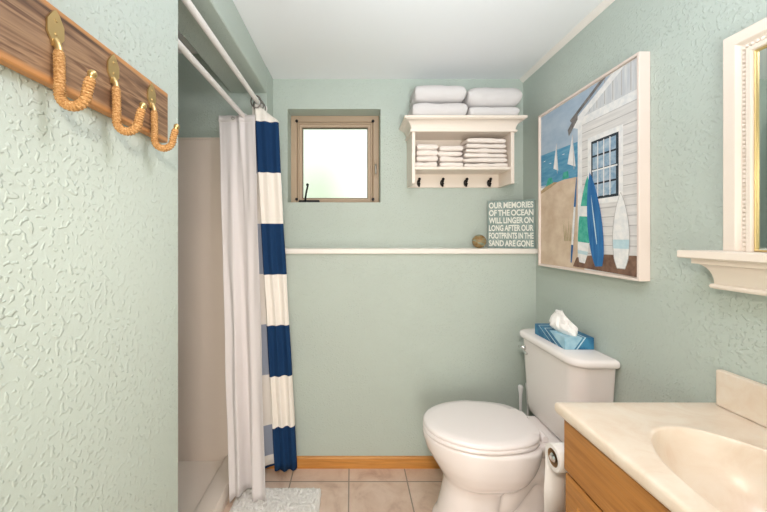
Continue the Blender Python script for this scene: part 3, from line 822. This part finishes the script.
b.build('carcass', MAT['oak'], vc)
b = MB().box(CXF - .019, CXF - .001, VY0 + .020, CYE - .004, .628, .764); b.build('drawer_front', MAT['oak'], vc, bevel=.003)
for y0, y1 in ((.532, CYE - .004), (VY0 + .020, .528)):
    b = MB(); dx = lambda a, bb, h: (CXF - .001 - h, a, bb)
    frame_ring(b, dx, y0, y1, 105e-3, .618, [(0, 0), (0, .012), (.008, .018), (.052, .018), (.056, .014), (.056, 0)])
    b.box(CXF - .008, CXF - .001, y0 + .054, y1 - .054, .159, .564)
    b.build('door', MAT['oak'], vc, bevel=.001)
vt = empty('countertop', (.785, .535, .773), 'cream marble vanity top with oval basin and backsplash', 'vanity top')
b = MB(); cx, cy, ea, eb = .764, .562, .149, .224
x0, x1, y0, y1 = VX0, XR - .001, VY0, VY1
def per_pts(ins, n=20):
    X0, X1, Y0, Y1 = x0 + ins, x1, y0 + ins, y1 - ins; o = []
    for (ax, ay), (bx, by), m_ in (((X0, Y0), (X1, Y0), n), ((X1, Y0), (X1, Y1), 2 * n), ((X1, Y1), (X0, Y1), n), ((X0, Y1), (X0, Y0), 2 * n)):
        for k in range(m_): o.append((ax + (bx - ax) * k / m_, ay + (by - ay) * k / m_))
    return o
base = per_pts(0); A = [math.atan2((p[1] - cy) / eb, (p[0] - cx) / ea) for p in base]
ell = lambda r, z: [(cx + ea * r * math.cos(a), cy + eb * r * math.sin(a), VT + z) for a in A]
rings = []
for r in (.06, .2, .4, .55, .68, .78, .86, .92, .96, .985, 1.0):
    rings.append(ell(r, -.142 * (1 - r ** 3.6) ** .65 - .0015))
rings += [ell(1.012, .0012), ell(1.03, .0022), ell(1.06, .0010), ell(1.10, .0)]
e11 = ell(1.10, 0); inn = per_pts(.008)
for t in (.25, .5, .75, 1): rings.append([(p[0] + (q[0] - p[0]) * t, p[1] + (q[1] - p[1]) * t, VT) for p, q in zip(e11, inn)])
for ins, z in ((.0045, -.0012), (.0015, -.004), (0, -.009), (0, -.024), (.003, -.030), (.008, -.032)): rings.append([(p[0], p[1], VT + z) for p in per_pts(ins)])
# underside closes back to the basin
rings += [[(x, y, VT - .032) for x, y, z in ell(1.06, 0)], ell(1.03, -.11), ell(.8, -.158), ell(.06, -.162)]
b.loft(rings)
vb = b.build('basin_top', MAT['marble'], vt, smooth=True, angle=50)
b = MB().box(XR - .022, XR - .001, VY0, VY1 - .020, VT + .0005, VT + .098); b.build('backsplash', MAT['marble'], vt, bevel=.005, seg=3)
b = MB(); b.lathe([(.0001, 0), (.022, 0), (.022, .003), (.016, .004), (.0001, .002)], 20, Matrix.Translation((cx, cy, VT - .1435))); b.build('drain', MAT['chrome'], vt, smooth=True, angle=40)

# toilet paper roll on the vanity end -----------------------------------------------
hd = empty('paper_holder', (.66, CYE + .001, .593), 'chrome toilet paper holder on the end of the vanity', 'paper holder')
ry, rz = .992, .597
b = MB(); b.tube([(.607, ry, rz), (.735, ry, rz)], .011, 16); b.lathe([(.0001, 0), (.013, 0), (.013, .006), (.007, .012), (.0001, .012)], 16, Matrix.Translation((.609, ry, rz)) @ Matrix.Rotation(-PI / 2, 4, 'Y'))
b.build('spindle', MAT['chrome'], hd, smooth=True, angle=40)
b = MB(); b.tube(catmull([(.735, CYE + .001, rz), (.735, ry - .03, rz), (.735, ry, rz)], 12), .007, 12); b.lathe([(.0001, 0), (.022, 0), (.020, .006), (.0001, .008)], 20, Matrix.Translation((.735, CYE + .0005, rz)) @ Matrix.Rotation(-PI / 2, 4, 'X'))
b.build('arm', MAT['chrome'], hd, smooth=True, angle=40)
tp = empty('toilet_paper', (.655, ry, rz), 'white toilet paper roll beside the vanity with its sheet hanging down', 'toilet paper')
b = MB(); X = lambda r, x: [(x, ry + r * math.cos(a), rz + r * math.sin(a)) for a in [2 * PI * k / 40 for k in range(40)]]
b.loft([X(.0255, .603), X(.0365, .603), X(.038, .606), X(.038, .702), X(.0365, .705), X(.0255, .705)], loop=True)
b.build('roll', MAT['paper'], tp, smooth=True, angle=50)
b = MB(); b.loft([X(.024, .6035), X(.025, .6035), X(.025, .7045), X(.024, .7045)], loop=True); b.build('core', MAT['card'], tp, smooth=True, angle=50)
b = MB(); pp = [(ry + .0387 * math.cos(a), rz + .0387 * math.sin(a)) for a in [PI / 2 - PI / 2 * k / 8 for k in range(9)]] + [(ry + .0387, rz - .05), (ry + .045, rz - .12), (ry + .0445, rz - .20)]
b.loft([[(x, y, z) for y, z in pp] for x in (.604, .704)], closed=False); b.build('loose_sheet', MAT['paper'], tp, smooth=True, solid=.0006)

# ------------------------------------------------------------------ light, world, camera
def area(name, loc, size, power, color, target=None, rot=None):
    L = bpy.data.lights.new(name, 'AREA'); L.shape = 'DISK'; L.size = size; L.energy = power; L.color = color
    o = bpy.data.objects.new(name, L); COL.objects.link(o); o.location = loc
    if target is not None: o.rotation_euler = (Vector(target) - Vector(loc)).to_track_quat('-Z', 'Y').to_euler()
    return o
def point_fill(name, loc, rad, power, color):
    L = bpy.data.lights.new(name, 'POINT'); L.shadow_soft_size = rad; L.energy = power; L.color = color
    o = bpy.data.objects.new(name, L); COL.objects.link(o); o.location = loc; return o
WARM = (1, .95, .89)
POW = dict(flash=49, up_fill=4.6, rear_fill=23, ceiling=10)  # everything except the camera flash is added fill
COLR = dict(flash=(1, .87, .76), up_fill=(.86, .95, 1), rear_fill=(1, .95, .87), ceiling=(.96, .90, 1))
L = bpy.data.lights.new('flash', 'SPOT'); L.energy = POW['flash']; L.color = COLR['flash']; L.spot_size = math.radians(110); L.spot_blend = 1; L.shadow_soft_size = .07
o = bpy.data.objects.new('flash', L); COL.objects.link(o); o.location = (-.03, -.10, 1.56)
o.rotation_euler = (Vector((.20, 1.9, .55)) - o.location).to_track_quat('-Z', 'Y').to_euler()
area('upward_fill', (.30, -.15, 1.25), .30, POW['up_fill'], COLR['up_fill'], (.30, .80, 2.186)).data.spread = math.radians(85)  # added fill light aimed upward to brighten the ceiling
o = area('rear_fill_light', (.18, -.93, .62), 1.3, POW['rear_fill'], COLR['rear_fill'], (.40, 2, .55)); o.data.shape = 'RECTANGLE'; o.data.size = 1.0; o.data.size_y = 1.1  # added soft fill behind the camera; the rear wall has no opening
point_fill('overhead_fill', (.27, .45, 2.05), .09, POW['ceiling'], COLR['ceiling'])  # added point light lifting ceiling and walls, no fixture modelled
w = bpy.data.worlds.new('day'); bpy.context.scene.world = w; w.use_nodes = True
bg = w.node_tree.nodes['Background']; bg.inputs[0].default_value = lin('eef6ea'); bg.inputs[1].default_value = 1.6

cam = bpy.data.cameras.new('camera'); co = bpy.data.objects.new('camera', cam); COL.objects.link(co)
co.location = (0, 0, 1.263); co.rotation_euler = (PI / 2, 0, 0)
cam.sensor_width = 36; cam.sensor_fit = 'HORIZONTAL'; cam.lens = 330 / 767 * 36
cam.shift_x = 31.5 / 767; cam.shift_y = -20 / 767; cam.clip_start = .02
S = bpy.context.scene; S.camera = co
S.view_settings.view_transform = 'Standard'; S.view_settings.look = 'None'; S.view_settings.gamma = 1; S.view_settings.exposure = .05
try: S.view_settings.use_curve_mapping = False
except Exception: pass
